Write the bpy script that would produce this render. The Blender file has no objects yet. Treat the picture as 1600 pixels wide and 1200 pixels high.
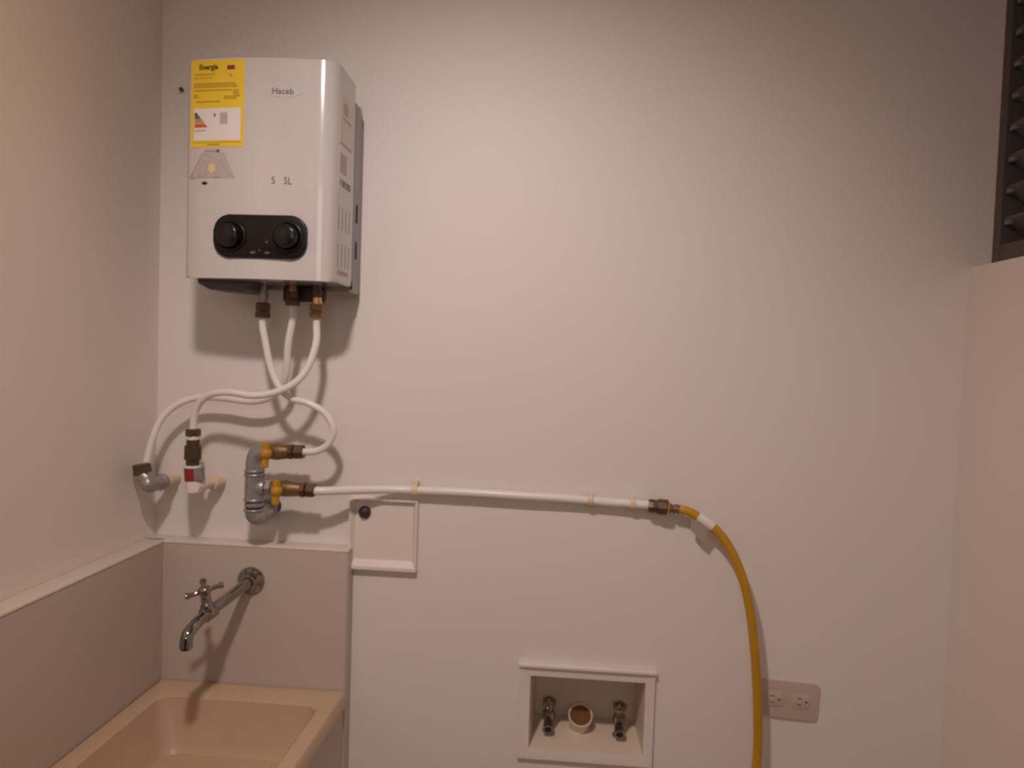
import bpy, bmesh, math, random
from mathutils import Vector, Matrix
random.seed(4)
S = bpy.context.scene
COL = S.collection
PI = math.pi

# ---------------------------------------------------------------- camera (world: X along the back wall, -Y towards the viewer, Z up)
F = 1180.0
CAM = Vector((0.0, -1.5, 1.45))
_y = Vector(((892-800)/F, (600-555)/F, -1.0)).normalized()
_r = math.radians(2.1)
_z = Vector((math.sin(_r), math.cos(_r), 0)); _z = (_z - _y*_z.dot(_y)).normalized()
_x = _y.cross(_z)
ROT = Matrix((_x, _y, _z))
cd = bpy.data.cameras.new('camera'); cam = bpy.data.objects.new('camera', cd); COL.objects.link(cam)
cam.matrix_world = Matrix.Translation(CAM) @ ROT.to_4x4()
cd.sensor_width = 36.0; cd.lens = F/1600*36.0; cd.clip_start = 0.01
cd.dof.use_dof = True; cd.dof.focus_distance = 0.9; cd.dof.aperture_fstop = cd.lens/1000/0.0052
S.camera = cam

# ---------------------------------------------------------------- light and exposure
w = bpy.data.worlds.new('dusk'); S.world = w; w.use_nodes = True
w.node_tree.nodes['Background'].inputs[0].default_value = (0.55, 0.62, 0.9, 1)
w.node_tree.nodes['Background'].inputs[1].default_value = 0.03
LAMP = Vector((-0.29, -1.12, 2.265))
ld = bpy.data.lights.new('ceiling_disc', 'AREA'); ld.shape = 'DISK'; ld.size = 0.11
ld.energy = 7.1; ld.color = (1.0, 0.69, 0.49)
lo = bpy.data.objects.new('ceiling_disc', ld); lo.location = LAMP; COL.objects.link(lo)
sd = bpy.data.lights.new('wall_fill_spot', 'SPOT'); sd.energy = 32.0; sd.color = (1.0, 0.93, 1.0)   # extra spot added at the lamp to brighten the middle of the wall
sd.spot_size = math.radians(87); sd.spot_blend = 1.0; sd.shadow_soft_size = 0.05
so_ = bpy.data.objects.new('wall_fill_spot', sd); so_.location = LAMP - Vector((0, 0, 0.006)); COL.objects.link(so_)
so_.rotation_euler = (Vector((-0.15, 0, 1.30)) - LAMP).to_track_quat('-Z', 'Y').to_euler()
hd = bpy.data.lights.new('rear_fill', 'AREA'); hd.shape = 'RECTANGLE'; hd.size = 1.1; hd.size_y = 0.7  # unseen soft fill added behind the camera to lift the shadows
hd.energy = 6.0; hd.color = (0.88, 0.78, 0.84)
ho = bpy.data.objects.new('rear_fill', hd); ho.location = (0.1, -3.6, 2.1); COL.objects.link(ho)
ho.rotation_euler = (Vector((0.2, 0, 2.3)) - ho.location).to_track_quat('-Z', 'Y').to_euler()
S.view_settings.view_transform = 'Standard'; S.view_settings.look = 'None'
S.view_settings.gamma = 1.0; S.view_settings.use_curve_mapping = False
S.view_settings.exposure = 0.0

# ---------------------------------------------------------------- helpers
def P(px, py, d=0.0):
    """point at distance d in front of the back wall along the sight line of a photo pixel"""
    v = ROT @ Vector(((px-800)/F, (600-py)/F, -1.0))
    return CAM + v*((1.5-d)/v.y)

def mat(name, col, rough=0.5, metal=0.0, var=0.04, scale=30.0, bump=0.0, bscale=200.0, coat=0.0, spec=0.5):
    m = bpy.data.materials.new(name); m.use_nodes = True
    nt = m.node_tree; b = nt.nodes['Principled BSDF']
    b.inputs['Roughness'].default_value = rough; b.inputs['Metallic'].default_value = metal
    b.inputs['Coat Weight'].default_value = coat; b.inputs['Specular IOR Level'].default_value = spec
    tc = nt.nodes.new('ShaderNodeTexCoord')
    n = nt.nodes.new('ShaderNodeTexNoise'); n.inputs['Scale'].default_value = scale; n.inputs['Detail'].default_value = 4
    nt.links.new(tc.outputs['Object'], n.inputs['Vector'])
    cr = nt.nodes.new('ShaderNodeValToRGB')
    cr.color_ramp.elements[0].position = 0.3; cr.color_ramp.elements[1].position = 0.7
    cr.color_ramp.elements[0].color = tuple(c*(1-var) for c in col) + (1,)
    cr.color_ramp.elements[1].color = tuple(min(1, c*(1+var)) for c in col) + (1,)
    nt.links.new(n.outputs['Fac'], cr.inputs['Fac']); nt.links.new(cr.outputs['Color'], b.inputs['Base Color'])
    if bump:
        n2 = nt.nodes.new('ShaderNodeTexNoise'); n2.inputs['Scale'].default_value = bscale
        nt.links.new(tc.outputs['Object'], n2.inputs['Vector'])
        bp = nt.nodes.new('ShaderNodeBump'); bp.inputs['Strength'].default_value = bump; bp.inputs['Distance'].default_value = 0.001
        nt.links.new(n2.outputs['Fac'], bp.inputs['Height']); nt.links.new(bp.outputs['Normal'], b.inputs['Normal'])
    return m

M = dict(
    wall=mat('wall_paint', (0.80, 0.757, 0.715), 0.55, var=0.012, scale=3, bump=0.12, bscale=140),
    wallside=mat('side_wall_paint', (0.80, 0.75, 0.702), 0.6, var=0.012, scale=3, bump=0.12, bscale=140),
    ceil=mat('ceiling_paint', (0.75, 0.72, 0.68), 0.8),
    floor=mat('floor_tile', (0.58, 0.45, 0.33), 0.5),
    splash=mat('splash_enamel', (0.52, 0.455, 0.395), 0.5, var=0.012, scale=4),
    ledge=mat('ledge_lit_tone', (0.72, 0.65, 0.58), 0.5, var=0.02),  # paler than the splash: light caught on the ledge, put into the colour
    enamel=mat('white_enamel', (0.60, 0.575, 0.555), 0.16, var=0.006, coat=0.5),
    chassis=mat('galvanised_grey', (0.34, 0.32, 0.31), 0.45, 0.3, var=0.03),
    dark=mat('hole_shade', (0.012, 0.010, 0.010), 0.7),  # near-black colour stands in for the shade inside holes and slots
    slot=mat('vent_shadow_slot', (0.28, 0.23, 0.20), 0.7),
    panel=mat('black_gloss_plastic', (0.010, 0.0075, 0.007), 0.30, var=0.02, spec=0.3),
    knob=mat('black_knob_plastic', (0.006, 0.005, 0.005), 0.22, var=0.02),
    print_=mat('grey_print', (0.12, 0.10, 0.10), 0.6),
    print_l=mat('pale_grey_print', (0.46, 0.39, 0.38), 0.6, var=0.1, scale=200),
    yellow=mat('sticker_yellow', (0.86, 0.60, 0.04), 0.5, var=0.02),
    yprint=mat('sticker_olive_print', (0.50, 0.31, 0.015), 0.6, var=0.12, scale=260),
    yprint_d=mat('sticker_dark_print', (0.13, 0.07, 0.005), 0.6),
    paper=mat('sticker_white', (0.82, 0.78, 0.74), 0.5, var=0.01),
    red=mat('sticker_red', (0.62, 0.13, 0.06), 0.5), maroon=mat('sticker_maroon', (0.28, 0.03, 0.03), 0.5),
    orange=mat('sticker_orange', (0.74, 0.33, 0.10), 0.5), olive=mat('sticker_olive', (0.40, 0.36, 0.14), 0.5),
    green=mat('sticker_green', (0.12, 0.19, 0.11), 0.5), darkgreen=mat('sticker_dark_green', (0.05, 0.09, 0.07), 0.5),
    lilac=mat('sticker_lilac', (0.50, 0.44, 0.425), 0.5, var=0.06, scale=150),
    paleyellow=mat('sticker_pale_yellow', (0.72, 0.62, 0.28), 0.5),
    brass=mat('aged_brass', (0.30, 0.20, 0.11), 0.38, 0.75, var=0.2, scale=90),
    brassd=mat('dark_bronze_nut', (0.13, 0.085, 0.055), 0.4, 0.6, var=0.2, scale=90),
    brassy=mat('bright_brass', (0.85, 0.58, 0.20), 0.3, 0.8, var=0.1),
    steel=mat('galvanised_pipe', (0.36, 0.35, 0.34), 0.38, 0.55, var=0.12, scale=60),
    tape=mat('thread_black', (0.02, 0.018, 0.018), 0.6),
    chrome=mat('chrome', (0.34, 0.32, 0.30), 0.10, 1.0, var=0.01),
    tube=mat('white_pex', (0.82, 0.79, 0.76), 0.3, var=0.01),
    cream=mat('cream_cpvc', (0.76, 0.62, 0.44), 0.45, var=0.03),
    redpl=mat('dark_red_plastic', (0.30, 0.02, 0.02), 0.4),
    handle=mat('yellow_handle', (0.52, 0.27, 0.013), 0.4, var=0.05),
    hose=mat('yellow_hose', (0.53, 0.285, 0.010), 0.4, var=0.04),
    plast=mat('white_plastic', (0.80, 0.75, 0.69), 0.4, var=0.01),
    plast2=mat('box_plastic', (0.76, 0.68, 0.60), 0.45, var=0.01),
    boxin=mat('box_grey_plastic', (0.78, 0.68, 0.56), 0.5, var=0.01),
    amber=mat('amber_residue', (0.15, 0.062, 0.009), 0.7, var=0.15, scale=80),
    outlet=mat('outlet_beige', (0.56, 0.47, 0.40), 0.5, var=0.01),
    sink=mat('sink_granite', (0.56, 0.41, 0.28), 0.4, var=0.025, scale=60),
    sinkside=mat('sink_side', (0.55, 0.47, 0.42), 0.5, var=0.02),
    alu=mat('window_bronze_alu', (0.105, 0.088, 0.076), 0.5, 0.1, var=0.05),
    battery=mat('dark_grey_plastic', (0.085, 0.080, 0.085), 0.5), gasbody=mat('dark_valve_body', (0.055, 0.045, 0.042), 0.5, 0.3),
    flap=mat('shaded_grey_paper', (0.50, 0.42, 0.37), 0.6),  # paper tag with its shadow mixed into the grey
    slat=mat('smoked_louvre', (0.17, 0.14, 0.125), 0.3, var=0.3, scale=25),
    clip=mat('louvre_clip', (0.19, 0.20, 0.25), 0.4, 0.2),
)

def mesh_obj(name, bm, m, parent=None, smooth=35, mats=None):
    me = bpy.data.meshes.new(name)
    bmesh.ops.recalc_face_normals(bm, faces=bm.faces[:])
    bm.to_mesh(me); bm.free()
    for f in me.polygons: f.use_smooth = True
    me.set_sharp_from_angle(angle=math.radians(smooth))
    for mm in (mats or [m]): me.materials.append(mm)
    o = bpy.data.objects.new(name, me); COL.objects.link(o)
    if parent is not None:
        o.parent = parent
        o.matrix_parent_inverse = parent_world(parent).inverted()
    return o
def parent_world(o):
    mw = Matrix.Translation(o.location) @ o.rotation_euler.to_matrix().to_4x4()
    if o.parent: mw = parent_world(o.parent) @ o.matrix_parent_inverse @ mw
    return mw
def tag(o, label, cat, group=None):
    o['label'] = label; o['category'] = cat
    if group: o['group'] = group
    return o
def thing(name, label, cat, loc=(0, 0, 0), group=None):
    o = bpy.data.objects.new(name, None); COL.objects.link(o); o.location = loc
    o.empty_display_size = 0.02
    return tag(o, label, cat, group)
def struct(name, bm, m):
    o = mesh_obj(name, bm, m); o['kind'] = 'structure'; return o

def box(bm, x0, x1, y0, y1, z0, z1, bev=0.0, seg=2):
    x0, x1 = sorted((x0, x1)); y0, y1 = sorted((y0, y1)); z0, z1 = sorted((z0, z1))
    vs = [bm.verts.new(p) for p in ((x0,y0,z0),(x1,y0,z0),(x1,y1,z0),(x0,y1,z0),(x0,y0,z1),(x1,y0,z1),(x1,y1,z1),(x0,y1,z1))]
    fs = [bm.faces.new([vs[i] for i in q]) for q in ((0,3,2,1),(4,5,6,7),(0,1,5,4),(1,2,6,5),(2,3,7,6),(3,0,4,7))]
    if bev:
        es = list({e for f in fs for e in f.edges})
        bmesh.ops.bevel(bm, geom=es, offset=bev, segments=seg, affect='EDGES', profile=0.5)
    return vs
def B(x0, x1, y0, y1, z0, z1, bev=0.0, seg=2):
    bm = bmesh.new(); box(bm, x0, x1, y0, y1, z0, z1, bev, seg); return bm
def prism(bm, pts, axis, a, b, bev=0.0, seg=2):
    """polygon pts extruded along axis from a to b"""
    def mk(p, t):
        return {'z': (p[0], p[1], t), 'y': (p[0], t, p[1]), 'x': (t, p[0], p[1])}[axis]
    va = [bm.verts.new(mk(p, a)) for p in pts]; vb = [bm.verts.new(mk(p, b)) for p in pts]
    n = len(pts)
    fa = bm.faces.new(va); fb = bm.faces.new(vb[::-1])
    for i in range(n): bm.faces.new((va[i], vb[i], vb[(i+1) % n], va[(i+1) % n]))
    if bev:
        es = list(set(fa.edges[:] + fb.edges[:]))
        bmesh.ops.bevel(bm, geom=es, offset=bev, segments=seg, affect='EDGES', profile=0.5)
def frame_of(d):
    d = Vector(d).normalized()
    a = Vector((0, 0, 1)) if abs(d.z) < 0.9 else Vector((1, 0, 0))
    u = d.cross(a).normalized(); return u, d.cross(u).normalized()
def lathe(bm, p0, p1, prof, seg=24, closed=True, rot=0.0):
    """prof: list of (t along p0->p1 in 0..1, radius)"""
    p0 = Vector(p0); p1 = Vector(p1); u, v = frame_of(p1-p0)
    rings = []
    for t, r in prof:
        c = p0.lerp(p1, t)
        rings.append([bm.verts.new(c + u*(r*math.cos(2*PI*i/seg+rot)) + v*(r*math.sin(2*PI*i/seg+rot))) for i in range(seg)])
    for a, b in zip(rings, rings[1:]):
        for i in range(seg): bm.faces.new((a[i], a[(i+1) % seg], b[(i+1) % seg], b[i]))
    if closed:
        bm.faces.new(rings[0][::-1]); bm.faces.new(rings[-1])
def cyl(bm, p0, p1, r, r1=None, seg=24, bev=0.0, rot=0.0):
    r1 = r if r1 is None else r1
    L = (Vector(p1)-Vector(p0)).length
    if bev:
        k = bev/L
        lathe(bm, p0, p1, [(0, r-bev), (k, r), (1-k, r1), (1, r1-bev)], seg, rot=rot)
    else: lathe(bm, p0, p1, [(0, r), (1, r1)], seg, rot=rot)
def spline(pts, n=10):
    pts = [Vector(p) for p in pts]; q = [pts[0]*2-pts[1]] + pts + [pts[-1]*2-pts[-2]]; out = []
    for i in range(1, len(q)-2):
        a, b, c, d = q[i-1:i+3]
        for k in range(n):
            t = k/n
            out.append(0.5*((2*b) + (c-a)*t + (2*a-5*b+4*c-d)*t*t + (3*b-a-3*c+d)*t**3))
    out.append(pts[-1]); return out
def tube(bm, pts, r, seg=14, n=10, raw=False):
    c = [Vector(p) for p in pts] if raw else spline(pts, n)
    rs = r if callable(r) else (lambda t: r)
    t0 = (c[1]-c[0]).normalized(); u, v = frame_of(t0); rings = []
    for i, p in enumerate(c):
        t = (c[min(i+1, len(c)-1)] - c[max(i-1, 0)]).normalized()
        u = (u - t*u.dot(t)).normalized(); v = t.cross(u)
        rr = rs(i/(len(c)-1))
        rings.append([bm.verts.new(p + u*(rr*math.cos(2*PI*k/seg)) + v*(rr*math.sin(2*PI*k/seg))) for k in range(seg)])
    for a, b in zip(rings, rings[1:]):
        for k in range(seg): bm.faces.new((a[k], a[(k+1) % seg], b[(k+1) % seg], b[k]))
    bm.faces.new(rings[0][::-1]); bm.faces.new(rings[-1])
    return c
def rrect(cx, cy, w_, h_, r, n=6):
    out = []
    for (sx, sy, a0) in ((1, 1, 0), (-1, 1, PI/2), (-1, -1, PI), (1, -1, 3*PI/2)):
        for k in range(n+1):
            a = a0 + PI/2*k/n
            out.append((cx + sx*(w_/2-r) + r*math.cos(a), cy + sy*(h_/2-r) + r*math.sin(a)))
    return out
def text_obj(name, s, size, loc, m, parent, rot=(PI/2, 0, 0), ext=0.0003, align='CENTER', xs=1.0, off=0.0):
    c = bpy.data.curves.new(name, 'FONT'); c.body = s; c.size = size; c.extrude = ext; c.align_x = align; c.align_y = 'CENTER'
    c.resolution_u = 3; c.offset = off
    t = bpy.data.objects.new('tmp_text', c); COL.objects.link(t)
    bpy.context.view_layer.update()
    me = bpy.data.meshes.new_from_object(t.evaluated_get(bpy.context.evaluated_depsgraph_get()))
    bpy.data.objects.remove(t); bpy.data.curves.remove(c)
    mw = Matrix.Translation(loc) @ (Matrix.Rotation(rot[2], 4, 'Z') @ Matrix.Rotation(rot[0], 4, 'X')) @ Matrix.Diagonal((xs, 1, 1, 1))
    me.transform(mw); me.name = name; me.materials.clear(); me.materials.append(m)
    o = bpy.data.objects.new(name, me); COL.objects.link(o)
    o.parent = parent; o.matrix_parent_inverse = parent_world(parent).inverted()
    return o

# ================================================================ THE ROOM
LX, RX, CEIL, RY = -0.85, 0.745, 2.30, -2.6
TH = 0.2
OX0, OX1, OZ0, OZ1 = -0.057, 0.172, 0.655, 0.804       # opening of the washer box
bm = bmesh.new()
# back wall as one continuous sheet with an opening, then its thickness
xs = [LX-TH, OX0, OX1, 1.1]; zs = [-0.02, OZ0, OZ1, CEIL+0.1]
g = {(i, j, k): bm.verts.new((xs[i], k*TH, zs[j])) for i in range(4) for j in range(4) for k in (0, 1)}
for i in range(3):
    for j in range(3):
        if (i, j) == (1, 1): continue
        for k in (0, 1): bm.faces.new((g[i,j,k], g[i+1,j,k], g[i+1,j+1,k], g[i,j+1,k]))
for a, b in (((1,1),(2,1)), ((2,1),(2,2)), ((2,2),(1,2)), ((1,2),(1,1))):
    bm.faces.new((g[a+(0,)], g[b+(0,)], g[b+(1,)], g[a+(1,)]))
for i in range(3):
    bm.faces.new((g[i,0,0], g[i+1,0,0], g[i+1,0,1], g[i,0,1])); bm.faces.new((g[i,3,0], g[i+1,3,0], g[i+1,3,1], g[i,3,1]))
    bm.faces.new((g[0,i,0], g[0,i+1,0], g[0,i+1,1], g[0,i,1])); bm.faces.new((g[3,i,0], g[3,i+1,0], g[3,i+1,1], g[3,i,1]))
struct('wall_back', bm, M['wall'])
struct('wall_left', B(LX-TH, LX, RY, 0, -0.02, CEIL+0.1), M['wallside'])
SILL = 1.640; WY1 = -0.75
bm = bmesh.new()
box(bm, RX, RX+0.35, RY, 0, -0.02, SILL)              # parapet below the window
box(bm, RX, RX+0.35, RY, WY1, SILL, CEIL+0.1)         # pier beyond the window
struct('wall_right', bm, M['wallside'])
struct('ceiling', B(LX-TH, RX+0.35, RY, 0, CEIL, CEIL+0.1), M['ceil'])
struct('floor', B(LX-TH, RX+0.35, RY-1.6, 0, -0.12, -0.02), M['floor'])

# ---- louvred window, set back in the right wall
WX = 0.785
bm = bmesh.new()
box(bm, WX, WX+0.045, -0.024, 0, SILL, CEIL)          # jamb at the back wall
box(bm, WX, WX+0.045, WY1, WY1+0.024, SILL, CEIL, 0.003)
box(bm, WX+.0005, WX+0.0445, WY1+0.02, -0.022, SILL, SILL+0.040)      # bottom rail
box(bm, WX+.0005, WX+0.0445, WY1+0.02, -0.022, CEIL-0.03, CEIL)
win = struct('window_1', bm, M['alu'])
k = 0
z = SILL+0.068
while z < CEIL-0.03:
    b2 = bmesh.new()
    c = Vector((WX+0.032, 0, z)); a = math.radians(38)
    dx, dz = 0.034*math.cos(a), -0.034*math.sin(a)
    n_ = Vector((math.sin(a), 0, math.cos(a)))*0.0028
    q = [(c.x-dx-n_.x, z-dz-n_.z), (c.x+dx-n_.x, z+dz-n_.z), (c.x+dx+n_.x, z+dz+n_.z), (c.x-dx+n_.x, z-dz+n_.z)]
    prism(b2, q, 'y', WY1+0.024, -0.026, 0.0008, 1)
    mesh_obj('louvre_slat', b2, M['slat'], win)
    for yy in (-0.036, WY1+0.036):
        b2 = bmesh.new()
        box(b2, WX+0.002, WX+0.014, yy-0.010, yy+0.006, z+0.008, z+0.017, 0.002)
        mesh_obj('louvre_clip', b2, M['clip'], win)
    z += 0.0572; k += 1

# ---- splash surround of the sink: 4 cm thick rendered ledge on both walls
ST = 0.040; SZ = 1.045; SXR = -0.427
bm = bmesh.new(); box(bm, LX, SXR, -ST, 0, 0.0, SZ, 0.006, 3)
box(bm, LX, LX+ST, -1.3, -ST+0.01, 0.0, SZ, 0.006, 3)
t1 = struct('trim_1', bm, M['splash'])
bm = bmesh.new(); box(bm, LX, SXR, -ST-0.001, 0, SZ-0.004, SZ+0.003, 0.003, 3)
box(bm, LX, LX+ST+0.001, -1.3, -ST+0.01, SZ-0.004, SZ+0.003, 0.003, 3)
mesh_obj('lit_ledge_edge', bm, M['ledge'], t1)  # pale strip paints the lit edge of the ledge

# ================================================================ LAUNDRY SINK
RZ = 0.762; SX0, SX1, SY0, SY1 = LX+ST+0.001, -0.424, -ST-0.002, -0.62
sk = thing('laundry_sink', 'cream laundry sink with square basin in the corner below the chrome tap', 'sink', ((SX0+SX1)/2, (SY0+SY1)/2, 0))
def loop_rr(bm, x0, x1, y0, y1, z, r, n=5):
    pts = rrect((x0+x1)/2, (y0+y1)/2, abs(x1-x0), abs(y1-y0), r, n)
    return [bm.verts.new((p[0], p[1], z)) for p in pts]
bm = bmesh.new()
loops = [loop_rr(bm, SX0, SX1, SY0, SY1, RZ-0.030, 0.006), loop_rr(bm, SX0, SX1, SY0, SY1, RZ-0.004, 0.006),
         loop_rr(bm, SX0+0.003, SX1-0.003, SY0-0.003, SY1+0.003, RZ, 0.006),
         loop_rr(bm, SX0+0.027, SX1-0.030, SY0-0.052, SY1+0.030, RZ, 0.028),
         loop_rr(bm, SX0+0.034, SX1-0.036, SY0-0.059, SY1+0.037, RZ-0.006, 0.028),
         loop_rr(bm, SX0+0.046, SX1-0.052, SY0-0.068, SY1+0.055, 0.672, 0.03),
         loop_rr(bm, SX0+0.056, SX1-0.064, SY0-0.080, SY1+0.067, 0.655, 0.03),
         loop_rr(bm, SX0+0.17, SX1-0.17, SY0-0.16, SY1+0.2, 0.652, 0.03)]
for a, b in zip(loops, loops[1:]):
    for i in range(len(a)): bm.faces.new((a[i], a[(i+1) % len(a)], b[(i+1) % len(a)], b[i]))
bm.faces.new(loops[-1])
mesh_obj('basin', bm, M['sink'], sk, 40)
bm = bmesh.new(); box(bm, SX1-0.018, SX1-0.006, SY1+0.01, SY0, 0.0, RZ-0.0305); box(bm, SX0, SX1-0.018, SY1+0.01, SY1+0.022, 0.0, RZ-0.0305)
mesh_obj('pedestal', bm, M['sinkside'], sk)
bm = bmesh.new(); dc = Vector((-0.627, -0.192, 0.653))
lathe(bm, dc, dc+Vector((0, 0, 0.003)), [(0, 0.024), (1, 0.022), (1, 0.015), (0.1, 0.013)], 28)
dr = mesh_obj('drain', bm, M['chrome'], sk)
bm = bmesh.new(); cyl(bm, dc+Vector((0, 0, 0.0006)), dc+Vector((0, 0, 0.0011)), 0.0125); mesh_obj('drain_hole', bm, M['dark'], dr)

# ================================================================ WALL TAP over the sink
tp = thing('wall_tap', 'long chrome wall tap with cross handle above the sink', 'tap', (-0.625, -ST, 0.975))
e = Vector((-0.625, -ST, 0.975))
bm = bmesh.new()
lathe(bm, e, e+Vector((0, -0.02, 0)), [(0, 0.028), (0.12, 0.028), (0.35, 0.024), (0.6, 0.016), (1.0, 0.013)], 32)
mesh_obj('escutcheon', bm, M['chrome'], tp, 60)
a0 = e+Vector((0, -0.015, 0)); a1 = Vector((-0.652, -0.165, 0.951)); a2 = Vector((-0.657, -0.205, 0.942)); a3 = Vector((-0.660, -0.226, 0.930)); a4 = Vector((-0.6605, -0.230, 0.909))
bm = bmesh.new(); tube(bm, [a0, a0.lerp(a1, 0.5), a1, a2, a3, a4], lambda t: 0.0105 if t < 0.6 else 0.0105+0.002*(t-0.6), 18)
mesh_obj('spout', bm, M['chrome'], tp, 60)
bm = bmesh.new(); cyl(bm, a4+Vector((0, 0, 0.002)), a4-Vector((0, -0.0005, 0.0012)), 0.0090, seg=20); mesh_obj('spout_mouth', bm, M['dark'], tp)
bm = bmesh.new(); lathe(bm, a1-(a1-a0).normalized()*0.018, a1+(a1-a0).normalized()*0.016, [(0, 0.0105), (0.15, 0.0145), (0.85, 0.0145), (1, 0.0105)], 24)
hc = Vector((-0.6570, -0.172, 0.994)); hn = Vector((-.10, -.42, 1)).normalized(); hu = hn.cross(Vector((0, 1, 0.0))).normalized(); hv = hn.cross(hu)
lathe(bm, a1, hc-hn*0.006, [(0, 0.012), (0.4, 0.0125), (0.5, 0.0095), (1, 0.0085)], 20)
mesh_obj('valve_body', bm, M['chrome'], tp, 40)
bm = bmesh.new(); lathe(bm, hc-hn*0.007, hc+hn*0.009, [(0, 0.008), (0.2, 0.0115), (0.7, 0.0115), (1, 0.006)], 22)
for i in range(4):
    an = math.radians(28+90*i); dv = hu*math.cos(an)+hv*math.sin(an)
    lathe(bm, hc+dv*0.006, hc+dv*0.034, [(0, 0.0045), (0.7, 0.0042), (0.8, 0.0062), (0.95, 0.0062), (1, 0.004)], 14)
mesh_obj('cross_handle', bm, M['chrome'], tp, 50)

# ================================================================ WATER HEATER
HX0, HX1, HZ0, HZ1 = -0.700, -0.425, 1.566, 1.951
wh = thing('water_heater', 'white gas water heater with yellow energy sticker high on the back wall', 'water heater', ((HX0+HX1)/2, 0, HZ0))
prof = [(HX0, -0.075), (HX0, -0.170)]
for i in range(1, 7):
    a = PI/2*i/6; prof.append((HX0+0.014-0.014*math.cos(a), -0.170-0.018*math.sin(a)))
for i in range(1, 12):
    t = i/12; x = HX0+0.014 + (HX1-0.038-HX0-0.014)*t
    prof.append((x, -0.188-0.009*math.sin(PI*t)-0.003*t))
for i in range(0, 11):
    a = PI/2*(1-i/10); prof.append((HX1-0.038+0.038*math.cos(a), -0.166-0.025*math.sin(a)))
prof.append((HX1, -0.075))
bm = bmesh.new(); prism(bm, prof, 'z', HZ0, HZ1, 0.004, 3)
mesh_obj('cover', bm, M['enamel'], wh, 30)
# rear chassis, stepped upper corner
cp = [(HX0+0.004, 1.556), (HX1-0.001, 1.556), (HX1-0.001, 1.905), (HX1-0.006, 1.922), (HX1-0.03, 1.934), (HX0+0.03, 1.934), (HX0+0.004, 1.915)]
bm = bmesh.new(); prism(bm, cp, 'y', -0.0755, -0.018, 0.003, 2)
mesh_obj('chassis', bm, M['chassis'], wh)
cp2 = [(HX0+0.012, 1.562), (HX1-0.004, 1.562), (HX1-0.004, 1.885), (HX1-0.012, 1.905), (HX0+0.02, 1.905), (HX0+0.012, 1.89)]
bm = bmesh.new(); prism(bm, cp2, 'y', -0.0185, -0.0005)
mesh_obj('wall_bracket', bm, M['chassis'], wh)
for z0, z1 in ((1.692, 1.728), (1.622, 1.657), (1.561, 1.578)):
    b2 = bmesh.new(); prism(b2, rrect(-0.046 if z0 > 1.6 else -0.071, (z0+z1)/2, 0.0075, z1-z0, 0.0035 if z0 > 1.6 else 0.0035, 3), 'x', HX1-0.002, HX1+0.0003)
    mesh_obj('chassis_slot', b2, M['dark'], wh)
# dark strips standing in for shaded slits in the right side of the cover
for zc in (1.683, 1.617):
    for i in range(4):
        yy = -0.160+i*0.0215
        b2 = bmesh.new(); prism(b2, rrect(yy, zc, 0.0032, 0.042, 0.0015, 3), 'x', HX1-0.001, HX1+0.0003)
        mesh_obj('side_vent', b2, M['slot'], wh)
# bottom of the cover: dark strips standing in for shaded slots
for (x, y, L, an) in ((-0.645+0.03, -0.13, 0.034, 70), (-0.585, -0.135, 0.034, 70), (-0.605, -0.135, 0.034, 70), (-0.528, -0.14, 0.018, 20), (-0.502, -0.14, 0.012, 20), (-0.458, -0.13, 0.036, 68)):
    b2 = bmesh.new(); dv = Vector((math.cos(math.radians(an)), -math.sin(math.radians(an)), 0))*L/2; nv = Vector((dv.y, -dv.x, 0)).normalized()*0.0032
    c = Vector((x, y, 0)); pts = [(c-dv-nv)[:2], (c+dv-nv)[:2], (c+dv+nv)[:2], (c-dv+nv)[:2]]
    prism(b2, pts, 'z', HZ0-0.0004, HZ0+0.002); mesh_obj('bottom_slot', b2, M['dark'], wh)
b2 = bmesh.new(); prism(b2, [(-0.690, HZ0+0.001), (-0.688, 1.559), (-0.668, 1.549), (-0.603, 1.545), (-0.592, 1.551), (-0.588, HZ0+0.001)], 'y', -0.155, -0.078, 0.003, 2)
mesh_obj('battery_box', b2, M['battery'], wh)
bm = bmesh.new(); box(bm, -0.556, -0.474, -0.0835, -0.066, 1.535, HZ0-0.001, 0.004)
mesh_obj('gas_valve_body', bm, M['gasbody'], wh)
# connection nipples
for x, zt, zb, m_ in ((-0.587, 1.567, 1.528, 'steel'), (-0.529, 1.567, 1.549, 'brass'), (-0.482, 1.567, 1.542, 'brassd'), (-0.482, 1.5425, 1.529, 'brassy')):
    bm = bmesh.new(); lathe(bm, (x, -0.1, zt), (x, -0.1, zb), [(0, 0.0085), (0.5, 0.0085), (0.52, 0.010), (0.75, 0.010), (0.77, 0.0085), (1, 0.0085)], 20)
    mesh_obj('connection_nipple', bm, M[m_], wh)
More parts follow.
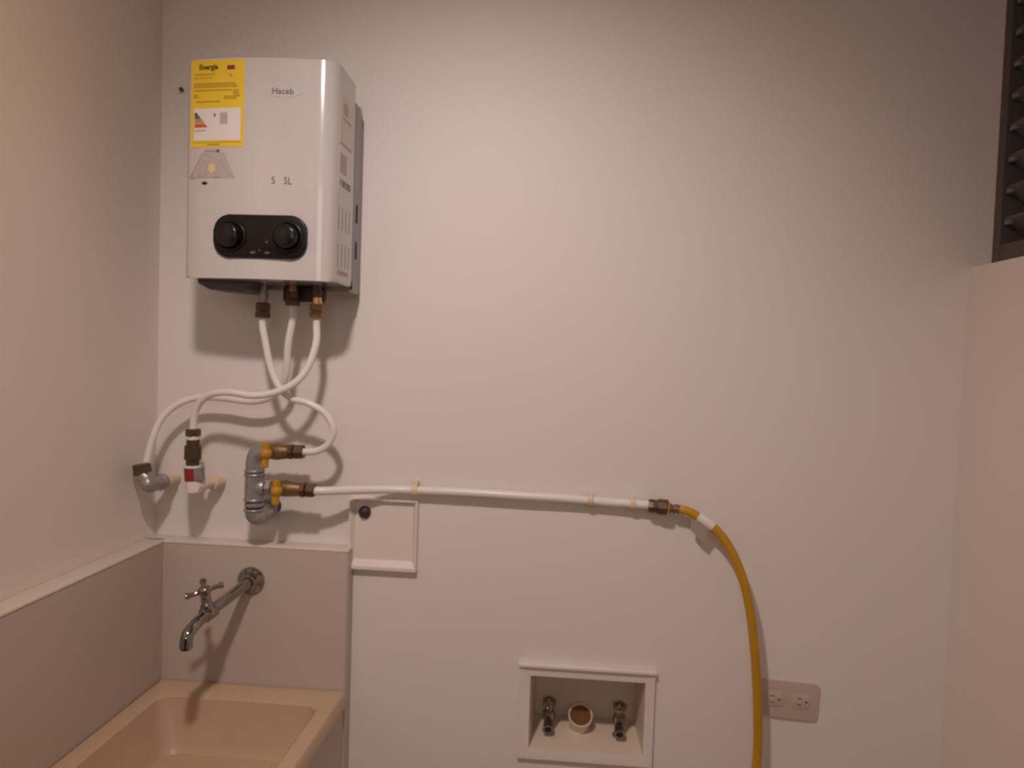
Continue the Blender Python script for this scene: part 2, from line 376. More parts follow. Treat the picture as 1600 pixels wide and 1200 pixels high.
# control panel
def front_y(x):
    t = min(1, max(0, (x-(HX0+0.014))/(HX1-0.038-HX0-0.014))); return -0.188-0.009*math.sin(PI*t)-0.003*t
PCX, PCZ = -0.5535, 1.640
pts = []
for (sx, sy, a0) in ((1, 1, 0), (-1, 1, PI/2), (-1, -1, PI), (1, -1, 3*PI/2)):
    for k_ in range(9):
        a = a0+PI/2*k_/8; r = 0.026
        px_ = sx*(0.084-r)+r*math.cos(a); pz_ = sy*(0.036-r)+r*math.sin(a)
        pz_ *= 1+0.10*(1-(px_/0.084)**2)
        pts.append((PCX+px_, PCZ+pz_))
bm = bmesh.new(); prism(bm, pts, 'y', -0.2015, -0.186, 0.0022, 3)
cpn = mesh_obj('control_panel', bm, M['panel'], wh)
for kx in (-0.605, -0.5015):
    bm = bmesh.new(); c0 = Vector((kx, -0.2012, 1.640))
    lathe(bm, c0, c0+Vector((0, -0.004, 0)), [(0, 0.0275), (0.7, 0.0275), (1.0, 0.0262), (1.0, 0.0245), (0.2, 0.0232)], 40)
    mesh_obj('knob_ring', bm, M['panel'], cpn, 60)
    bm = bmesh.new(); lathe(bm, c0, c0+Vector((0, -0.020, 0)), [(0, 0.0225), (0.75, 0.0200), (0.95, 0.0185), (1, 0.0165)], 40)
    mesh_obj('knob', bm, M['knob'], cpn, 60)
for (x, z_, w_, h_) in ((-0.565, 1.612, 0.010, 0.004), (-0.539, 1.612, 0.009, 0.0035), (-0.540, 1.631, 0.004, 0.004), (-0.553, 1.616, 0.004, 0.002)):
    bm = bmesh.new(); prism(bm, rrect(x, z_, w_, h_, min(w_, h_)*0.45, 3), 'y', -0.2018, -0.2010)
    mesh_obj('panel_mark', bm, M['print_'], cpn)
# flat print on the front
def flat(name, x0, x1, z0, z1, m_, parent, lift=0.0004, rad=0.0):
    b2 = bmesh.new(); n = 6
    # follows the gentle bow of the cover
    top = []; 
    for i in range(n+1):
        x = x0+(x1-x0)*i/n; y = front_y(x)
        top.append([b2.verts.new((x, y-lift, z0)), b2.verts.new((x, y-lift, z1)), b2.verts.new((x, y+0.0012, z0)), b2.verts.new((x, y+0.0012, z1))])
    for a, b in zip(top, top[1:]):
        for q in ((0, 1), (1, 3), (3, 2), (2, 0)): b2.faces.new((a[q[0]], b[q[0]], b[q[1]], a[q[1]]))
    for t_ in (top[0], top[-1]): b2.faces.new((t_[0], t_[1], t_[3], t_[2]))
    return mesh_obj(name, b2, m_, parent)
def drape_prism(name, pts, lift, m_, parent):
    b2 = bmesh.new(); prism(b2, pts, 'y', 0.0, 1.0)
    caps = [f for f in b2.faces if len(f.verts) == len(pts) and abs(f.normal.y) > 0.5]
    bmesh.ops.triangulate(b2, faces=b2.faces[:]); bmesh.ops.subdivide_edges(b2, edges=b2.edges[:], cuts=3, use_grid_fill=True)
    for v in b2.verts: v.co.y = front_y(v.co.x) + (-lift if v.co.y < 0.5 else 0.001)
    return mesh_obj(name, b2, m_, parent)
def drape_text(name, s_, size, x, z_, lift, m_, parent, xs=1.0, off=0.0):
    o = text_obj(name, s_, size, (x, 0, z_), m_, parent, xs=xs, off=off)
    for v in o.data.vertices: v.co.y = front_y(v.co.x) + (-lift if v.co.y < 0 else 0.0008)
    return o
EX0, EX1, EZ0, EZ1 = -0.6885, -0.587, 1.7965, 1.9485
es = flat('energy_label', EX0, EX1, EZ0, EZ1, M['yellow'], wh, 0.0005)
es['label'] = 'yellow sticker with a coloured rating scale on white'
flat('rating_field', EX0+0.006, EX1-0.006, EZ0+0.012, EZ0+0.068, M['paper'], es, 0.0008)
drape_text('sticker_title', 'Energía', 0.0125, -0.6555, EZ1-0.0125, 0.0012, M['yprint_d'], es, off=0.0003)
flat('flag', -0.6195, -0.6055, EZ1-0.0175, EZ1-0.0105, M['maroon'], es, 0.0012)
random.seed(9)
for (x0, x1, z0, z1) in ((-0.684, -0.640, EZ1-0.026, EZ1-0.0225), (-0.684, -0.645, EZ1-0.0315, EZ1-0.029), (-0.616, -0.609, EZ1-0.029, EZ1-0.022), (-0.684, -0.5985, EZ1-0.048, EZ1-0.039), (-0.684, -0.610, EZ1-0.054, EZ1-0.0505),
                         (-0.684, -0.672, EZ1-0.066, EZ1-0.059), (-0.608, -0.594, EZ1-0.064, EZ1-0.051), (-0.678, -0.628, EZ1-0.0735, EZ1-0.070), (-0.625, -0.600, EZ1-0.0685, EZ1-0.062)):
    nrow = max(1, int(round((z1-z0)/0.003)))
    for r_ in range(nrow):
        za = z0+(z1-z0)*r_/nrow; flat('small_print', x0, x1-random.random()*0.006, za, za+(z1-z0)/nrow*0.62, M['yprint'], es, 0.0008)
cols = ['darkgreen', 'green', 'olive', 'orange', 'red']
for i in range(5):
    zt = EZ0+0.0605-i*0.0052; w0 = 0.004+i*0.0046
    drape_prism('rating_bar', [(-0.6810, zt-0.0048), (-0.6810+w0+0.003, zt-0.0048), (-0.6810+w0, zt), (-0.6810, zt)], 0.0014, M[cols[i]], es)
flat('rating_mark', -0.6435, -0.6405, EZ0+0.053, EZ0+0.0585, M['print_'], es, 0.0011)
flat('rating_note', -0.6315, -0.6175, EZ0+0.040, EZ0+0.0600, M['lilac'], es, 0.0011)
flat('rating_note', -0.681, -0.660, EZ0+0.028, EZ0+0.0305, M['lilac'], es, 0.0011)
flat('footer_print', -0.684, -0.592, EZ0+0.008, EZ0+0.0092, M['yprint'], es, 0.0008)
flat('footer_print', -0.655, -0.632, EZ0+0.003, EZ0+0.0058, M['yprint'], es, 0.0008)
# pictogram sticker below
y_ = front_y(-0.65)
ps = drape_prism('warning_sticker', [(-0.6870, 1.7425), (-0.6020, 1.7425), (-0.6230, 1.7870), (-0.6660, 1.7870)], 0.0006, M['lilac'], wh); ps['label'] = 'faded house-shaped pictogram sticker'
flat('sticker_heading', -0.6615, -0.6310, 1.7885, 1.7925, M['print_l'], ps, 0.0009)
flat('sticker_heading', -0.6370, -0.6325, 1.7870, 1.7925, M['print_'], ps, 0.0010)
drape_prism('yellow_spot', [(-0.6460+0.0065*math.cos(a*PI/8), 1.7595+0.0085*math.sin(a*PI/8)) for a in range(16)], 0.0011, M['paleyellow'], ps)
for (x0, z0, x1, z1) in ((-0.629, 1.769, -0.607, 1.744), (-0.689, 1.742, -0.668, 1.780)):
    bm = bmesh.new(); d_ = Vector((x1-x0, 0, z1-z0)); nn = Vector((-d_.z, 0, d_.x)).normalized()*0.0007
    bm.free(); drape_prism('pictogram_line', [(x0-nn.x, z0-nn.z), (x1-nn.x, z1-nn.z), (x1+nn.x, z1+nn.z), (x0+nn.x, z0+nn.z)], 0.0012, M['print_l'], ps)
for (x, z_, w_, h_) in ((-0.6830, 1.7435, 0.006, 0.003), (-0.6705, 1.7475, 0.003, 0.007), (-0.6585, 1.7505, 0.003, 0.004), (-0.6640, 1.7455, 0.004, 0.002), (-0.6380, 1.7450, 0.012, 0.0022)):
    flat('pictogram_mark', x-w_/2, x+w_/2, z_-h_/2, z_+h_/2, M['print_l'], ps, 0.0014)
drape_prism('oval_mark', [(-0.6600+0.0056*math.cos(a*PI/8), 1.7335+0.0028*math.sin(a*PI/8)) for a in range(16)], 0.0006, M['knob'], wh)
# badge and capacity
yb = front_y(-0.5185)
N = 32
r0 = [(-0.5185+0.034*math.cos(2*PI*i/N), 1.894+0.0105*math.sin(2*PI*i/N)) for i in range(N)]
bd = drape_prism('badge', r0, 0.0005, M['enamel'], wh); bd['label'] = 'faint oval badge with dark lettering'
drape_text('badge_lettering', 'Haceb', 0.0150, -0.5185, 1.8935, 0.0010, M['print_'], bd, off=0.0001)
drape_text('capacity_lettering', '5', 0.0178, -0.5320, 1.7385, 0.0006, M['print_'], wh, xs=0.85)
drape_text('capacity_lettering', '5L', 0.0178, -0.5065, 1.7385, 0.0006, M['print_'], wh, xs=0.85)
# labels on the right side
def side(name, y0, y1, z0, z1, m_, parent, lift=0.0003):
    return mesh_obj(name, B(HX1-0.001, HX1+lift, y0, y1, z0, z1), m_, parent)
sl = side('side_label', -0.165, -0.085, 1.815, 1.905, M['plast2'], wh)
side('label_emblem', -0.150, -0.120, 1.872, 1.892, M['lilac'], sl, 0.0006)
side('label_line', -0.150, -0.100, 1.862, 1.865, M['print_l'], sl, 0.0006)
side('label_line', -0.160, -0.095, 1.816, 1.819, M['print_l'], sl, 0.0006)
s2 = side('side_label', -0.166, -0.085, 1.735, 1.810, M['paper'], wh)
side('label_print', -0.163, -0.122, 1.765, 1.800, M['lilac'], s2, 0.0006)
for i in range(9):
    y0 = -0.160+i*0.0078
    side('barcode_bar', y0, y0+random.choice((0.0025, 0.004, 0.005)), 1.741, 1.754, M['print_'], s2, 0.0006)
side('serial_label', -0.163, -0.098, 1.582, 1.590, M['print_l'], wh)

# ================================================================ TUBES below the heater
def nut(bm, a, b, r, seg=6): 
    a = Vector(a); b = Vector(b)
    lathe(bm, a, b, [(0, r*0.9), (0.08, r), (0.92, r), (1, r*0.9)], seg)
TR = 0.0068
def tube_thing(label, pts, r=TR, group='white plastic tubes below the water heater'):
    t = thing('water_tube', label, 'tube', pts[0], group)
    bm = bmesh.new(); tube(bm, pts, r, 16, 10); mesh_obj('tube_run', bm, M['tube'], t, 60)
    return t
XA, XB, XC = -0.482, -0.587, -0.529
# right outlet -> red valve (front strand)
ta = tube_thing('white tube curving from the right heater nipple over to the red valve',
    [(XA, -0.1, 1.512), (XA, -0.1, 1.490), P(494, 535, .104), P(482, 572, .112), P(461, 598, .120), P(430, 613, .124), P(395, 618, .124), P(360, 613, .120), P(330, 616, .110), P(311, 631, .100), P(303, 655, .094), P(302, 675, .092)])
bm = bmesh.new(); nut(bm, (XA, -0.1, 1.530), (XA, -0.1, 1.517), 0.0135); lathe(bm, (XA, -0.1, 1.5175), (XA, -0.1, 1.5145), [(0, .009), (1, .009)]); nut(bm, (XA, -0.1, 1.515), (XA, -0.1, 1.503), 0.0135)
mesh_obj('union_nut', bm, M['brass'], ta)
# left nipple -> upper gas valve
tb = tube_thing('white tube dropping from the left heater nipple and looping round to the upper gas cock',
    [(XB, -0.1, 1.512), (XB, -0.1, 1.487), P(415, 535, .100), P(423, 573, .100), P(436, 604, .100), P(455, 622, .098), P(482, 630, .096), P(508, 646, .092), P(521, 671, .090), P(513, 694, .088), P(494, 705, .086), P(474, 706, .085)])
bm = bmesh.new(); nut(bm, (XB, -0.1, 1.530), (XB, -0.1, 1.515), 0.0135); nut(bm, (XB, -0.1, 1.514), (XB, -0.1, 1.501), 0.0140)
mesh_obj('union_nut', bm, M['brassd'], tb)
# middle -> elbow at the far left (rear strand)
tc_ = tube_thing('white tube from the middle heater nipple running behind the others to the corner elbow',
    [(XC, -0.1, 1.535), (XC, -0.1, 1.50), P(450, 540, .095), P(448, 580, .082), P(440, 605, .068), P(420, 622, .060), P(390, 627, .056), P(350, 622, .054), P(310, 621, .056), P(277, 632, .066), P(252, 655, .078), P(237, 690, .090), P(229, 722, .098)])
bm = bmesh.new(); nut(bm, (XC, -0.1, 1.552), (XC, -0.1, 1.538), 0.0120); nut(bm, (XC, -0.1, 1.537), (XC, -0.1, 1.526), 0.0140)
mesh_obj('union_nut', bm, M['brassd'], tc_)

# ---- corner elbow on a cream stub
w0 = P(277, 747, 0.0); c0 = P(237, 757, 0.098)
st = Vector((w0.x, 0.0, w0.z)); c0 = Vector((c0.x, -0.098, c0.z)); 
el = thing('pipe_elbow', 'grey elbow with dark nut on a cream wall stub nearest the corner', 'pipe fitting', st, None)
bm = bmesh.new(); cyl(bm, st, st.lerp(c0, 0.75), 0.0095, bev=0.001); cyl(bm, st.lerp(c0, .22), st.lerp(c0, .5), 0.0125, bev=0.001)
mesh_obj('wall_stub', bm, M['cream'], el)
tn = P(222, 730, 0.098)
tn = Vector((P(223, 742, .098).x, -0.098, P(222, 742, .098).z)); tt = Vector((P(221, 725, .098).x, -0.098, P(221, 725, .098).z))
bm = bmesh.new(); tube(bm, [st.lerp(c0, .62), st.lerp(c0, .8), c0+Vector((-0.004, -0.003, 0)), c0.lerp(tn, .55), tn], 0.0148, 18)
cyl(bm, st.lerp(c0, .6), st.lerp(c0, .72), 0.0165, bev=0.001)
mesh_obj('elbow', bm, M['steel'], el, 50)
bm = bmesh.new(); nut(bm, tn, tt, 0.0165); mesh_obj('elbow_nut', bm, M['brassd'], el)

# ---- red fitting on the second cream stub
w0 = P(347, 752, 0.0); st = Vector((w0.x, 0.0, w0.z)); c0 = P(306, 760, .092); c0 = Vector((c0.x, -0.092, c0.z))
rv = thing('check_valve', 'upright bronze union with red sleeve on a cream stub left of the grey manifold', 'pipe fitting', st, None)
bm = bmesh.new(); cyl(bm, st, c0+Vector((0, 0.004, 0)), 0.0095, bev=0.001); cyl(bm, st.lerp(c0, .12), st.lerp(c0, .42), 0.0128, bev=0.001)
mesh_obj('wall_stub', bm, M['cream'], rv)
def V(px, py, d=.092): q = P(px, py, d); return Vector((q.x, -d, q.z))
bm = bmesh.new(); cyl(bm, V(303, 770), V(302, 750), 0.0150, bev=0.002); lathe(bm, c0+Vector((0, -0.01, 0)), c0+Vector((0, 0.02, 0)), [(0, .012), (1, .0145)])
mesh_obj('stub_elbow', bm, M['plast'], rv)
bm = bmesh.new(); cyl(bm, V(302, 751), V(301, 730), 0.0158, bev=0.001); mesh_obj('red_sleeve', bm, M['redpl'], rv)
bm = bmesh.new(); cyl(bm, V(306, 750), V(305, 730), 0.0132, bev=0.001); bmesh.ops.translate(bm, verts=bm.verts[:], vec=(0.0045, 0.0, 0.0)); mesh_obj('grey_sleeve', bm, M['steel'], rv)
bm = bmesh.new(); cyl(bm, V(301, 731), V(301, 727), 0.0162, bev=0.001); mesh_obj('white_washer', bm, M['tube'], rv)
bm = bmesh.new(); lathe(bm, V(301, 727), V(302, 687), [(0, .0130), (.22, .0130), (.24, .0165), (.76, .0165), (.78, .0130), (1, .0130)], 8)
nut(bm, V(302, 682), V(302, 670), 0.0140)
mesh_obj('union_body', bm, M['brassd'], rv)
bm = bmesh.new(); cyl(bm, V(302, 687), V(302, 681), 0.0120, bev=0.0008); mesh_obj('white_washer', bm, M['tube'], rv)

# ================================================================ GAS MANIFOLD (grey) and two yellow-handled cocks
gd = .082
def G(px, py, d=gd): q = P(px, py, d); return Vector((q.x, -d, q.z))
mf = thing('gas_manifold', 'grey galvanised gas manifold, upright C shape left of the yellow handled cocks', 'pipe', P(428, 795, 0), None)
bm = bmesh.new()
mx = G(399, 760).x
def Q(px, py, d=gd): v = G(px, py, d); return v
tube(bm, [Q(416, 707), Q(404, 709), Q(399, 718), Q(398, 736)], 0.0172, 22)
cyl(bm, Q(398, 733), Q(398, 738), 0.0195, bev=0.002)
mesh_obj('upper_elbow', bm, M['steel'], mf, 50)
bm = bmesh.new(); cyl(bm, Q(398, 731), Q(398, 741), 0.0165); mesh_obj('threaded_joint', bm, M['tape'], mf)
bm = bmesh.new(); cyl(bm, Q(397, 781), Q(397, 797), 0.0165); mesh_obj('threaded_joint', bm, M['tape'], mf)
bm = bmesh.new(); cyl(bm, Q(398, 739), Q(397, 782), 0.0178, seg=28); cyl(bm, Q(398, 739), Q(398, 744), 0.0200, bev=.002); cyl(bm, Q(397, 778), Q(397, 783), 0.0198, bev=.002)
cyl(bm, Q(398, 761), Q(415, 762), 0.0165, bev=.001); mesh_obj('tee', bm, M['steel'], mf, 45)
bm = bmesh.new(); cyl(bm, Q(397, 785), Q(397, 791), 0.0182, bev=.001); mesh_obj('coupling', bm, M['steel'], mf)
wp = P(430, 790, 0)
bm = bmesh.new(); cyl(bm, Q(397, 794), Q(397, 799), 0.0198, bev=.002)
tube(bm, [Q(397, 796), Q(398, 804), Q(403, 806, .078), Q(411, 803, .060), Vector((wp.x, -0.03, wp.z))], 0.0172, 22)
cyl(bm, Vector((wp.x-.002, -0.040, wp.z)), Vector((wp.x, -0.03, wp.z)), 0.0205, bev=.002)
mesh_obj('lower_elbow', bm, M['steel'], mf, 50)
bm = bmesh.new(); cyl(bm, Vector((wp.x, -0.0305, wp.z)), Vector((wp.x, 0, wp.z)), 0.0135); mesh_obj('wall_nipple', bm, M['tape'], mf)

def gas_cock(label, xa, xb, xc, xd, py0, py1, ph, nutw):
    t = thing('gas_cock', label, 'valve', Q(ph, py0), 'yellow handled gas cocks')
    pyat = lambda x: py0+(py1-py0)*(x-xa)/(xd-xa)
    bm = bmesh.new()
    a, b = Q(xa, pyat(xa)), Q(xc, pyat(xc))
    lathe(bm, a, b, [(0, .0125), (0.20, .0130), (0.28, .0150), (0.55, .0165), (0.80, .0145), (1, .0130)], 24)
    mesh_obj('valve_body', bm, M['brass'], t, 45)
    if nutw:
        bm = bmesh.new(); nut(bm, Q(xa-2, pyat(xa-2)), Q(xa+7, pyat(xa+7)), 0.0165); mesh_obj('inlet_nut', bm, M['steel'], t)
    bm = bmesh.new(); nut(bm, Q(xc-2, pyat(xc)), Q(xc+6, pyat(xc+6)), 0.0155); nut(bm, Q(xc+7, pyat(xc+7)), Q(xd, pyat(xd)), 0.0145)
    mesh_obj('compression_nut', bm, M['brassd'], t)
    h = Q(ph, pyat(ph)+1, gd)
    h = Vector((h.x, -gd, h.z))
    bm = bmesh.new(); cyl(bm, h, h+Vector((0, -0.026, 0)), 0.006)
    mesh_obj('stem', bm, M['brass'], t)
    bm = bmesh.new(); hb = h+Vector((0, -0.028, 0)); up = Vector((0.05, 0, 1)).normalized(); rt = Vector((1, 0, -0.05))
    # butterfly grip: domed hub with two tapered wings, standing upright
    lathe(bm, hb+Vector((0, 0.008, 0)), hb+Vector((0, -0.008, 0)), [(0, .0105), (.5, .0112), (.85, .008), (1, .004)], 20)
    for s_, L_, w_ in ((1, .0225, .0075), (-1, .0270, .0068)):
        q = [hb+rt*(sx*ww)+up*(s_*hh) for sx, hh, ww in ((-1, .004, .0055), (1, .004, .0055), (1, L_, w_), (-1, L_, w_))]
        va = [bm.verts.new(p_+Vector((0, .004+.004*(i_ < 2), 0))) for i_, p_ in enumerate(q)]; vb = [bm.verts.new(p_+Vector((0, -.0035, 0))) for p_ in q]
        f1 = bm.faces.new(va); f2 = bm.faces.new(vb[::-1])
        fs_ = [f1, f2]+[bm.faces.new((va[i], vb[i], vb[(i+1) % 4], va[(i+1) % 4])) for i in range(4)]
        bmesh.ops.bevel(bm, geom=list({e_ for f_ in fs_ for e_ in f_.edges}), offset=0.002, segments=2, affect='EDGES')
    mesh_obj('butterfly_handle', bm, M['handle'], t)
    return t
gas_cock('upper brass gas cock with yellow butterfly handle, at the looping white tube', 411, 430, 453, 475, 705, 706, 424, False)
gas_cock('lower brass gas cock with yellow butterfly handle, at the long white pipe', 418, 440, 472, 492, 761, 766, 440, True)

# ================================================================ long white gas pipe along the wall
gp = thing('gas_pipe', 'long white gas pipe running along the wall to the yellow hose', 'pipe', P(490, 766, .08), None)
pp = [P(484, 767, .082), P(510, 767, .075), P(545, 766, .055), P(585, 765, .034), P(620, 765, .022), P(648, 766, .019), P(700, 768, .020), P(760, 771, .021), P(820, 775, .021), P(870, 778, .020), P(922, 782, .019), P(955, 785, .019), P(988, 787, .021), P(1020, 790, .024)]
bm = bmesh.new(); tube(bm, pp, 0.0082, 18, 8); mesh_obj('pipe_run', bm, M['tube'], gp, 60)
cA, cB = P(1013, 790, .024), P(1043, 793, .026)
bm = bmesh.new(); ax = cB-cA
lathe(bm, cA, cB, [(0, .0120), (.12, .0135), (.30, .0135), (.33, .0125), (.45, .0125), (.48, .0150), (.95, .0155), (1, .0135)], 8)
mesh_obj('coupling', bm, M['brassd'], gp)
for i, (px, py, tl) in enumerate(((648, 766, 'pipe clip over the small square wall panel'), (922, 781, 'pipe clip left of the one next to the brass coupling'), (989, 787, 'pipe clip next to the brass coupling'))):
    q = P(px, py, .019)
    ct = thing('pipe_clip', 'cream plastic '+tl, 'pipe clip', (q.x, 0, q.z), 'cream clips on the long gas pipe')
    bm = bmesh.new()
    # U strap: half ring round the pipe plus a nail lug
    N = 12; rin, rout = .0084, .0112
    ring = [(-rout*math.sin(PI*k_/N)*1.0, rout*math.cos(PI*k_/N)) for k_ in range(N+1)]
    inner = [(-rin*math.sin(PI*k_/N), rin*math.cos(PI*k_/N)) for k_ in range(N, -1, -1)]
    poly = [(q.y+0.017, q.z+rout)] + [(q.y+a, q.z+b) for a, b in ring] + [(q.y+0.017, q.z-rout), (q.y+0.017, q.z-rin)] + [(q.y+a, q.z+b) for a, b in inner] + [(q.y+0.017, q.z+rin)]
    prism(bm, poly, 'x', q.x-0.0055, q.x+0.0055, 0.0006, 1)
    mesh_obj('strap', bm, M['cream'], ct)
    bm = bmesh.new(); zz = q.z+(0.0155 if i == 0 else -0.0155)
    box(bm, q.x-0.0055, q.x+0.0055, -0.014, 0, min(zz, q.z+(.0105 if i == 0 else -.0105))-0.002, max(zz, q.z+(.0105 if i == 0 else -.0105))+0.002, 0.001)
    mesh_obj('nail_lug', bm, M['cream'], ct)

# ================================================================ yellow hose
hp = [P(1054, 795, .028), P(1075, 799, .032), P(1100, 813, .038), P(1122, 831, .042), P(1143, 861, .046), P(1160, 903, .050), P(1171, 950, .052), P(1178, 1005, .052), P(1182, 1060, .050), P(1184, 1120, .048), P(1184, 1170, .046), P(1180, 1215, .05), P(1172, 1290, .06), P(1160, 1400, .08)]
hs = thing('gas_hose', 'yellow gas hose arching down from the brass coupling', 'hose', hp[0], None)
bm = bmesh.new(); cl = tube(bm, hp, 0.0086, 18, 8); mesh_obj('hose_run', bm, M['hose'], hs, 60)
bm = bmesh.new(); fa, fb = P(1041, 793, .026), P(1062, 796, .029)
lathe(bm, fa, fb, [(0, .0125), (.1, .0125), (.45, .007), (.55, .0070), (.58, .0092), (.95, .0092), (1, .0088)], 16)
mesh_obj('brass_ferrule', bm, M['brass'], hs, 40)
bm = bmesh.new(); cyl(bm, P(1042.5, 793, .026), P(1044.5, 793.3, .026), 0.0150); mesh_obj('brass_ring', bm, M['brassy'], hs)
seg_ = [c for c in cl if P(1088, 805, .03).x < c.x < P(1116, 826, .04).x and c.z > 1.0]
bm = bmesh.new(); tube(bm, seg_, 0.0093, 18, raw=True); lb = mesh_obj('paper_label', bm, M['paper'], hs, 60)
bm = bmesh.new()
q = [P(1080, 810, .036), P(1106, 826, .044), P(1101, 848, .030), P(1091, 842, .026), P(1080, 828, .027)]
va = [bm.verts.new(p_) for p_ in q]; vb = [bm.verts.new(p_+Vector((0, .0006, 0))) for p_ in q]
bm.faces.new(va); bm.faces.new(vb[::-1])
for i in range(5): bm.faces.new((va[i], vb[i], vb[(i+1) % 5], va[(i+1) % 5]))
mesh_obj('label_flap', bm, M['flap'], hs)

# ================================================================ square access panel
AX0, AX1, AZ0, AZ1 = -0.4355, -0.2945, 1.002, 1.147
ap = thing('access_panel', 'small square cream wall panel with a dark screw under the long pipe', 'panel', ((AX0+AX1)/2, 0, AZ0))
def frame(bm, x0, x1, z0, z1, wL, wR, wB, wT, yo, yi, lip):
    """bevelled frame: outer edge on the wall, ridge, then a slope into the recess"""
    def rect(a, b, c, d, y): return [bm.verts.new(p_) for p_ in ((a, y, c), (b, y, c), (b, y, d), (a, y, d))]
    L = [rect(x0, x1, z0, z1, 0), rect(x0+.001, x1-.001, z0+.001, z1-.001, yo), rect(x0+wL*lip, x1-wR*lip, z0+wB*lip, z1-wT*lip, yo), rect(x0+wL, x1-wR, z0+wB, z1-wT, yi)]
    for a, b in zip(L, L[1:]):
        for i in range(4): bm.faces.new((a[i], a[(i+1) % 4], b[(i+1) % 4], b[i]))
    return L
bm = bmesh.new(); L = frame(bm, AX0, AX1, AZ0, AZ1, .012, .012, .022, .008, -0.016, -0.004, .35)
mesh_obj('frame', bm, M['plast'], ap, 20)
mesh_obj('door_leaf', B(AX0+.010, AX1-.010, -0.0055, 0, AZ0+.018, AZ1-.006), M['plast'], ap)
q = P(569, 801, .012); bm = bmesh.new()
lathe(bm, (q.x, -0.0055, q.z), (q.x, -0.016, q.z), [(0, .0125), (.4, .0125), (.7, .0105), (1, .006)], 20); lk = mesh_obj('screw', bm, M['gasbody'], ap, 50)
bm = bmesh.new(); box(bm, q.x-.0055, q.x+.0055, -0.0163, -0.0155, q.z-.001, q.z+.001); mesh_obj('screw_slot', bm, M['tape'], lk)

# ================================================================ washing machine box
wb = thing('washer_box', 'recessed cream washing machine connection box low on the back wall', 'outlet box', (0.057, 0, OZ0))
FX0, FX1, FZ0, FZ1 = -0.080, 0.191, 0.634, 0.829
bm = bmesh.new()
L = frame(bm, FX0, FX1, FZ0, FZ1, OX0-FX0, FX1-OX1, OZ0-FZ0, FZ1-OZ1, -0.010, -0.0065, .25)
mesh_obj('frame', bm, M['plast'], wb, 20)
mesh_obj('frame_lip', B(FX0-.002, FX1+.002, -0.0155, 0, FZ1-.006, FZ1+.001, .002), M['plast'], wb)
bm = bmesh.new()   # tray: five slightly tapered sides
def rc(x0, x1, z0, z1, y): return [bm.verts.new(p_) for p_ in ((x0, y, z0), (x1, y, z0), (x1, y, z1), (x0, y, z1))]
DP = 0.128
a = rc(OX0, OX1, OZ0, OZ1, -0.0065); b = rc(OX0+.008, OX1-.008, OZ0+.008, OZ1-.006, DP); b2 = rc(OX0+.005, OX1-.005, OZ0+.005, OZ1-.003, DP+.003); a2 = rc(OX0+0.0002, OX1-0.0002, OZ0+0.0002, OZ1-0.0002, -0.003)
fl = []
for i in range(4):
    f_ = bm.faces.new((a[i], a[(i+1) % 4], b[(i+1) % 4], b[i])); fl.append(f_)
bm.faces.new(b)
tray = mesh_obj('tray', bm, M['boxin'], wb, 20)
FL = lambda y: OZ0+.008*(y+.0065)/(DP+.0065)
def bib(px, label):
    q = P(px, 1128, -0.062); x = q.x; y = 0.062
    zf = FL(y)
    t = thing('washer_tap', label, 'tap', (x, y, zf), 'chrome taps in the washing machine box')
    bm = bmesh.new(); lathe(bm, (x, y, zf), (x, y, zf+.058), [(0, .013), (.06, .013), (.1, .0095), (.45, .0095), (.5, .0125), (.75, .0125), (.8, .009), (1, .009)], 20)
    # outlet pointing to the front and down
    lathe(bm, (x, y, zf+.030), (x, y-.032, zf+.018), [(0, .0085), (.5, .0085), (.55, .0105), (1, .0105), (1, .0080), (.8, .0078)], 20)
    mesh_obj('tap_body', bm, M['chrome'], t, 45)
    bm = bmesh.new(); cyl(bm, (x, y-.027, zf+.0200), (x, y-.0322, zf+.0179), .0079); mesh_obj('outlet_mouth', bm, M['dark'], t)
    bm = bmesh.new(); N = 40; c = Vector((x, y-.004, zf+.064))
    pts = [(c.x+.0135*(1+.12*math.cos(5*2*PI*i/N))*math.cos(2*PI*i/N), c.y+.0135*(1+.12*math.cos(5*2*PI*i/N))*math.sin(2*PI*i/N)) for i in range(N)]
    prism(bm, pts, 'z', c.z-.006, c.z+.006, .002, 2); lathe(bm, c, c+Vector((0, 0, .011)), [(0, .006), (.8, .006), (1, .003)], 14)
    mesh_obj('star_handle', bm, M['chrome'], t, 40)
bib(857, 'chrome tap on the left side of the recessed connection box')
bib(967, 'chrome tap on the right side of the recessed connection box')
q = P(907, 1117, -0.060); n_ = Vector((0.05, -.62, .78)).normalized()
mth = Vector((q.x, .060, q.z))
dp = thing('drain_pipe', 'white drain pipe mouth with amber inside between the two chrome taps', 'pipe', (mth.x, .085, FL(.085)))
bm = bmesh.new()
base = mth-n_*0.030
lathe(bm, base, mth, [(0, .0205), (.55, .0225), (.6, .0250), (1, .0250), (1, .0228), (.45, .0215)], 32)
lathe(bm, (base.x, base.y, FL(base.y)), base+n_*0.004, [(0, .020), (1, .0195)], 28)
mesh_obj('pipe_collar', bm, M['boxin'], dp, 40)
bm = bmesh.new(); lathe(bm, mth-n_*0.0045, mth-n_*0.0060, [(0, .0222), (1, .0220)], 32); mesh_obj('amber_interior', bm, M['amber'], dp, 40)

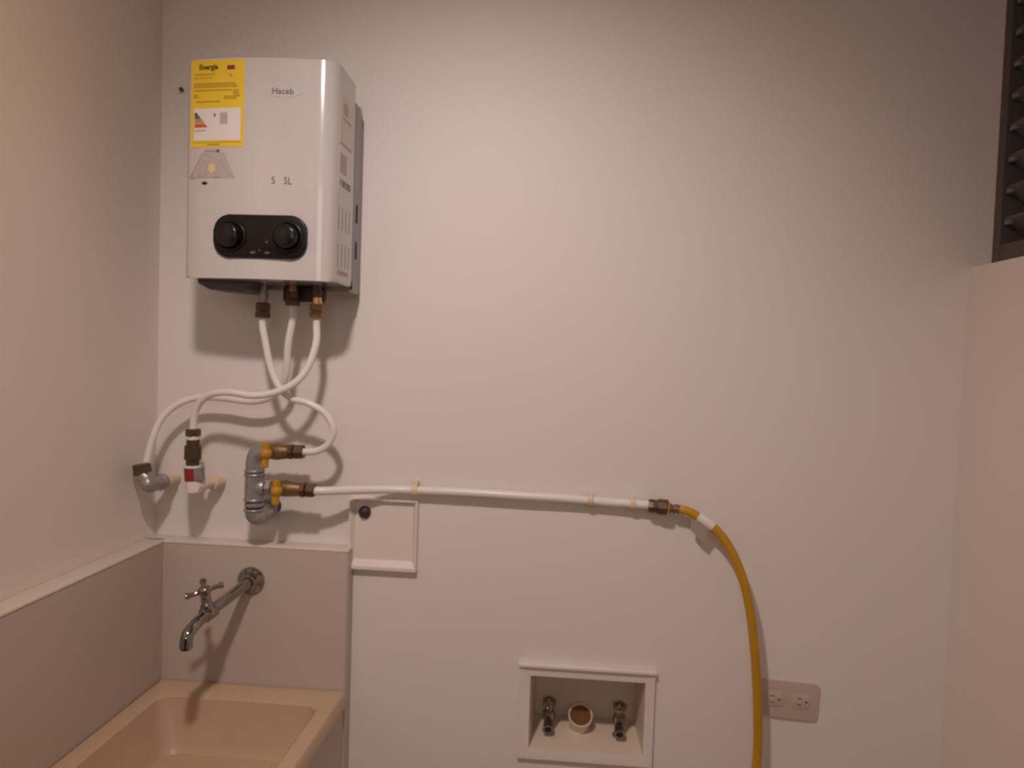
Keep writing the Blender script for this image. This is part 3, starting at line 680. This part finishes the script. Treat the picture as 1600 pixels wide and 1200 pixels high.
# ================================================================ power outlet right of the hose
ot = thing('power_outlet', 'beige double power outlet beside the yellow hose', 'outlet', (0.448, 0, 0.752))
OXc, OZc = 0.4485, 0.7885
def rot2(p_, a=math.radians(-2.5)):
    x, z_ = p_[0]-OXc, p_[1]-OZc; return (OXc+x*math.cos(a)-z_*math.sin(a), OZc+x*math.sin(a)+z_*math.cos(a))
bm = bmesh.new(); prism(bm, [rot2(p_) for p_ in rrect(OXc, OZc, .117, .072, .006)], 'y', -.006, -0.0005, .002, 3)
pl_ = mesh_obj('cover_plate', bm, M['outlet'], ot)
for cx in (-.026, .026):
    bm = bmesh.new(); prism(bm, [rot2(p_) for p_ in rrect(OXc+cx, OZc, .036, .030, .009)], 'y', -.0072, -.005, .0008, 2)
    so = mesh_obj('socket_face', bm, M['outlet'], ot)
    for (dx_, dz_, w_, h_) in ((-.004, .0062, .0085, .0018), (-.004, -.0062, .0075, .0018), (.009, 0, .0045, .0045)):
        bm = bmesh.new(); prism(bm, [rot2(p_) for p_ in rrect(OXc+cx+dx_, OZc+dz_, w_, h_, min(w_, h_)*.45, 3)], 'y', -.0074, -.0070)
        mesh_obj('socket_slot', bm, M['brassd'], so)
bm = bmesh.new(); cyl(bm, (OXc, -.0072, OZc), (OXc, -.0055, OZc), .003, seg=12); mesh_obj('plate_screw', bm, M['outlet'], ot)

# ================================================================ small screw in the wall beside the heater, and the ceiling lamp above the viewer
q = P(284, 140, .006)
bm = bmesh.new(); lathe(bm, (q.x, 0, q.z), (q.x, -.012, q.z), [(0, .002), (.7, .002), (.72, .0045), (1, .003)], 12)
tag(mesh_obj('wall_screw', bm, M['brassd'], None), 'tiny dark screw in the wall just left of the water heater', 'screw')
bm = bmesh.new(); lathe(bm, LAMP+Vector((0, 0, .035)), LAMP+Vector((0, 0, -.002)), [(0, .085), (.5, .085), (1, .072), (1, .0575), (.85, .056)], 40)
tag(mesh_obj('ceiling_lamp', bm, M['plast'], None), 'round white surface-mounted lamp on the ceiling', 'lamp')
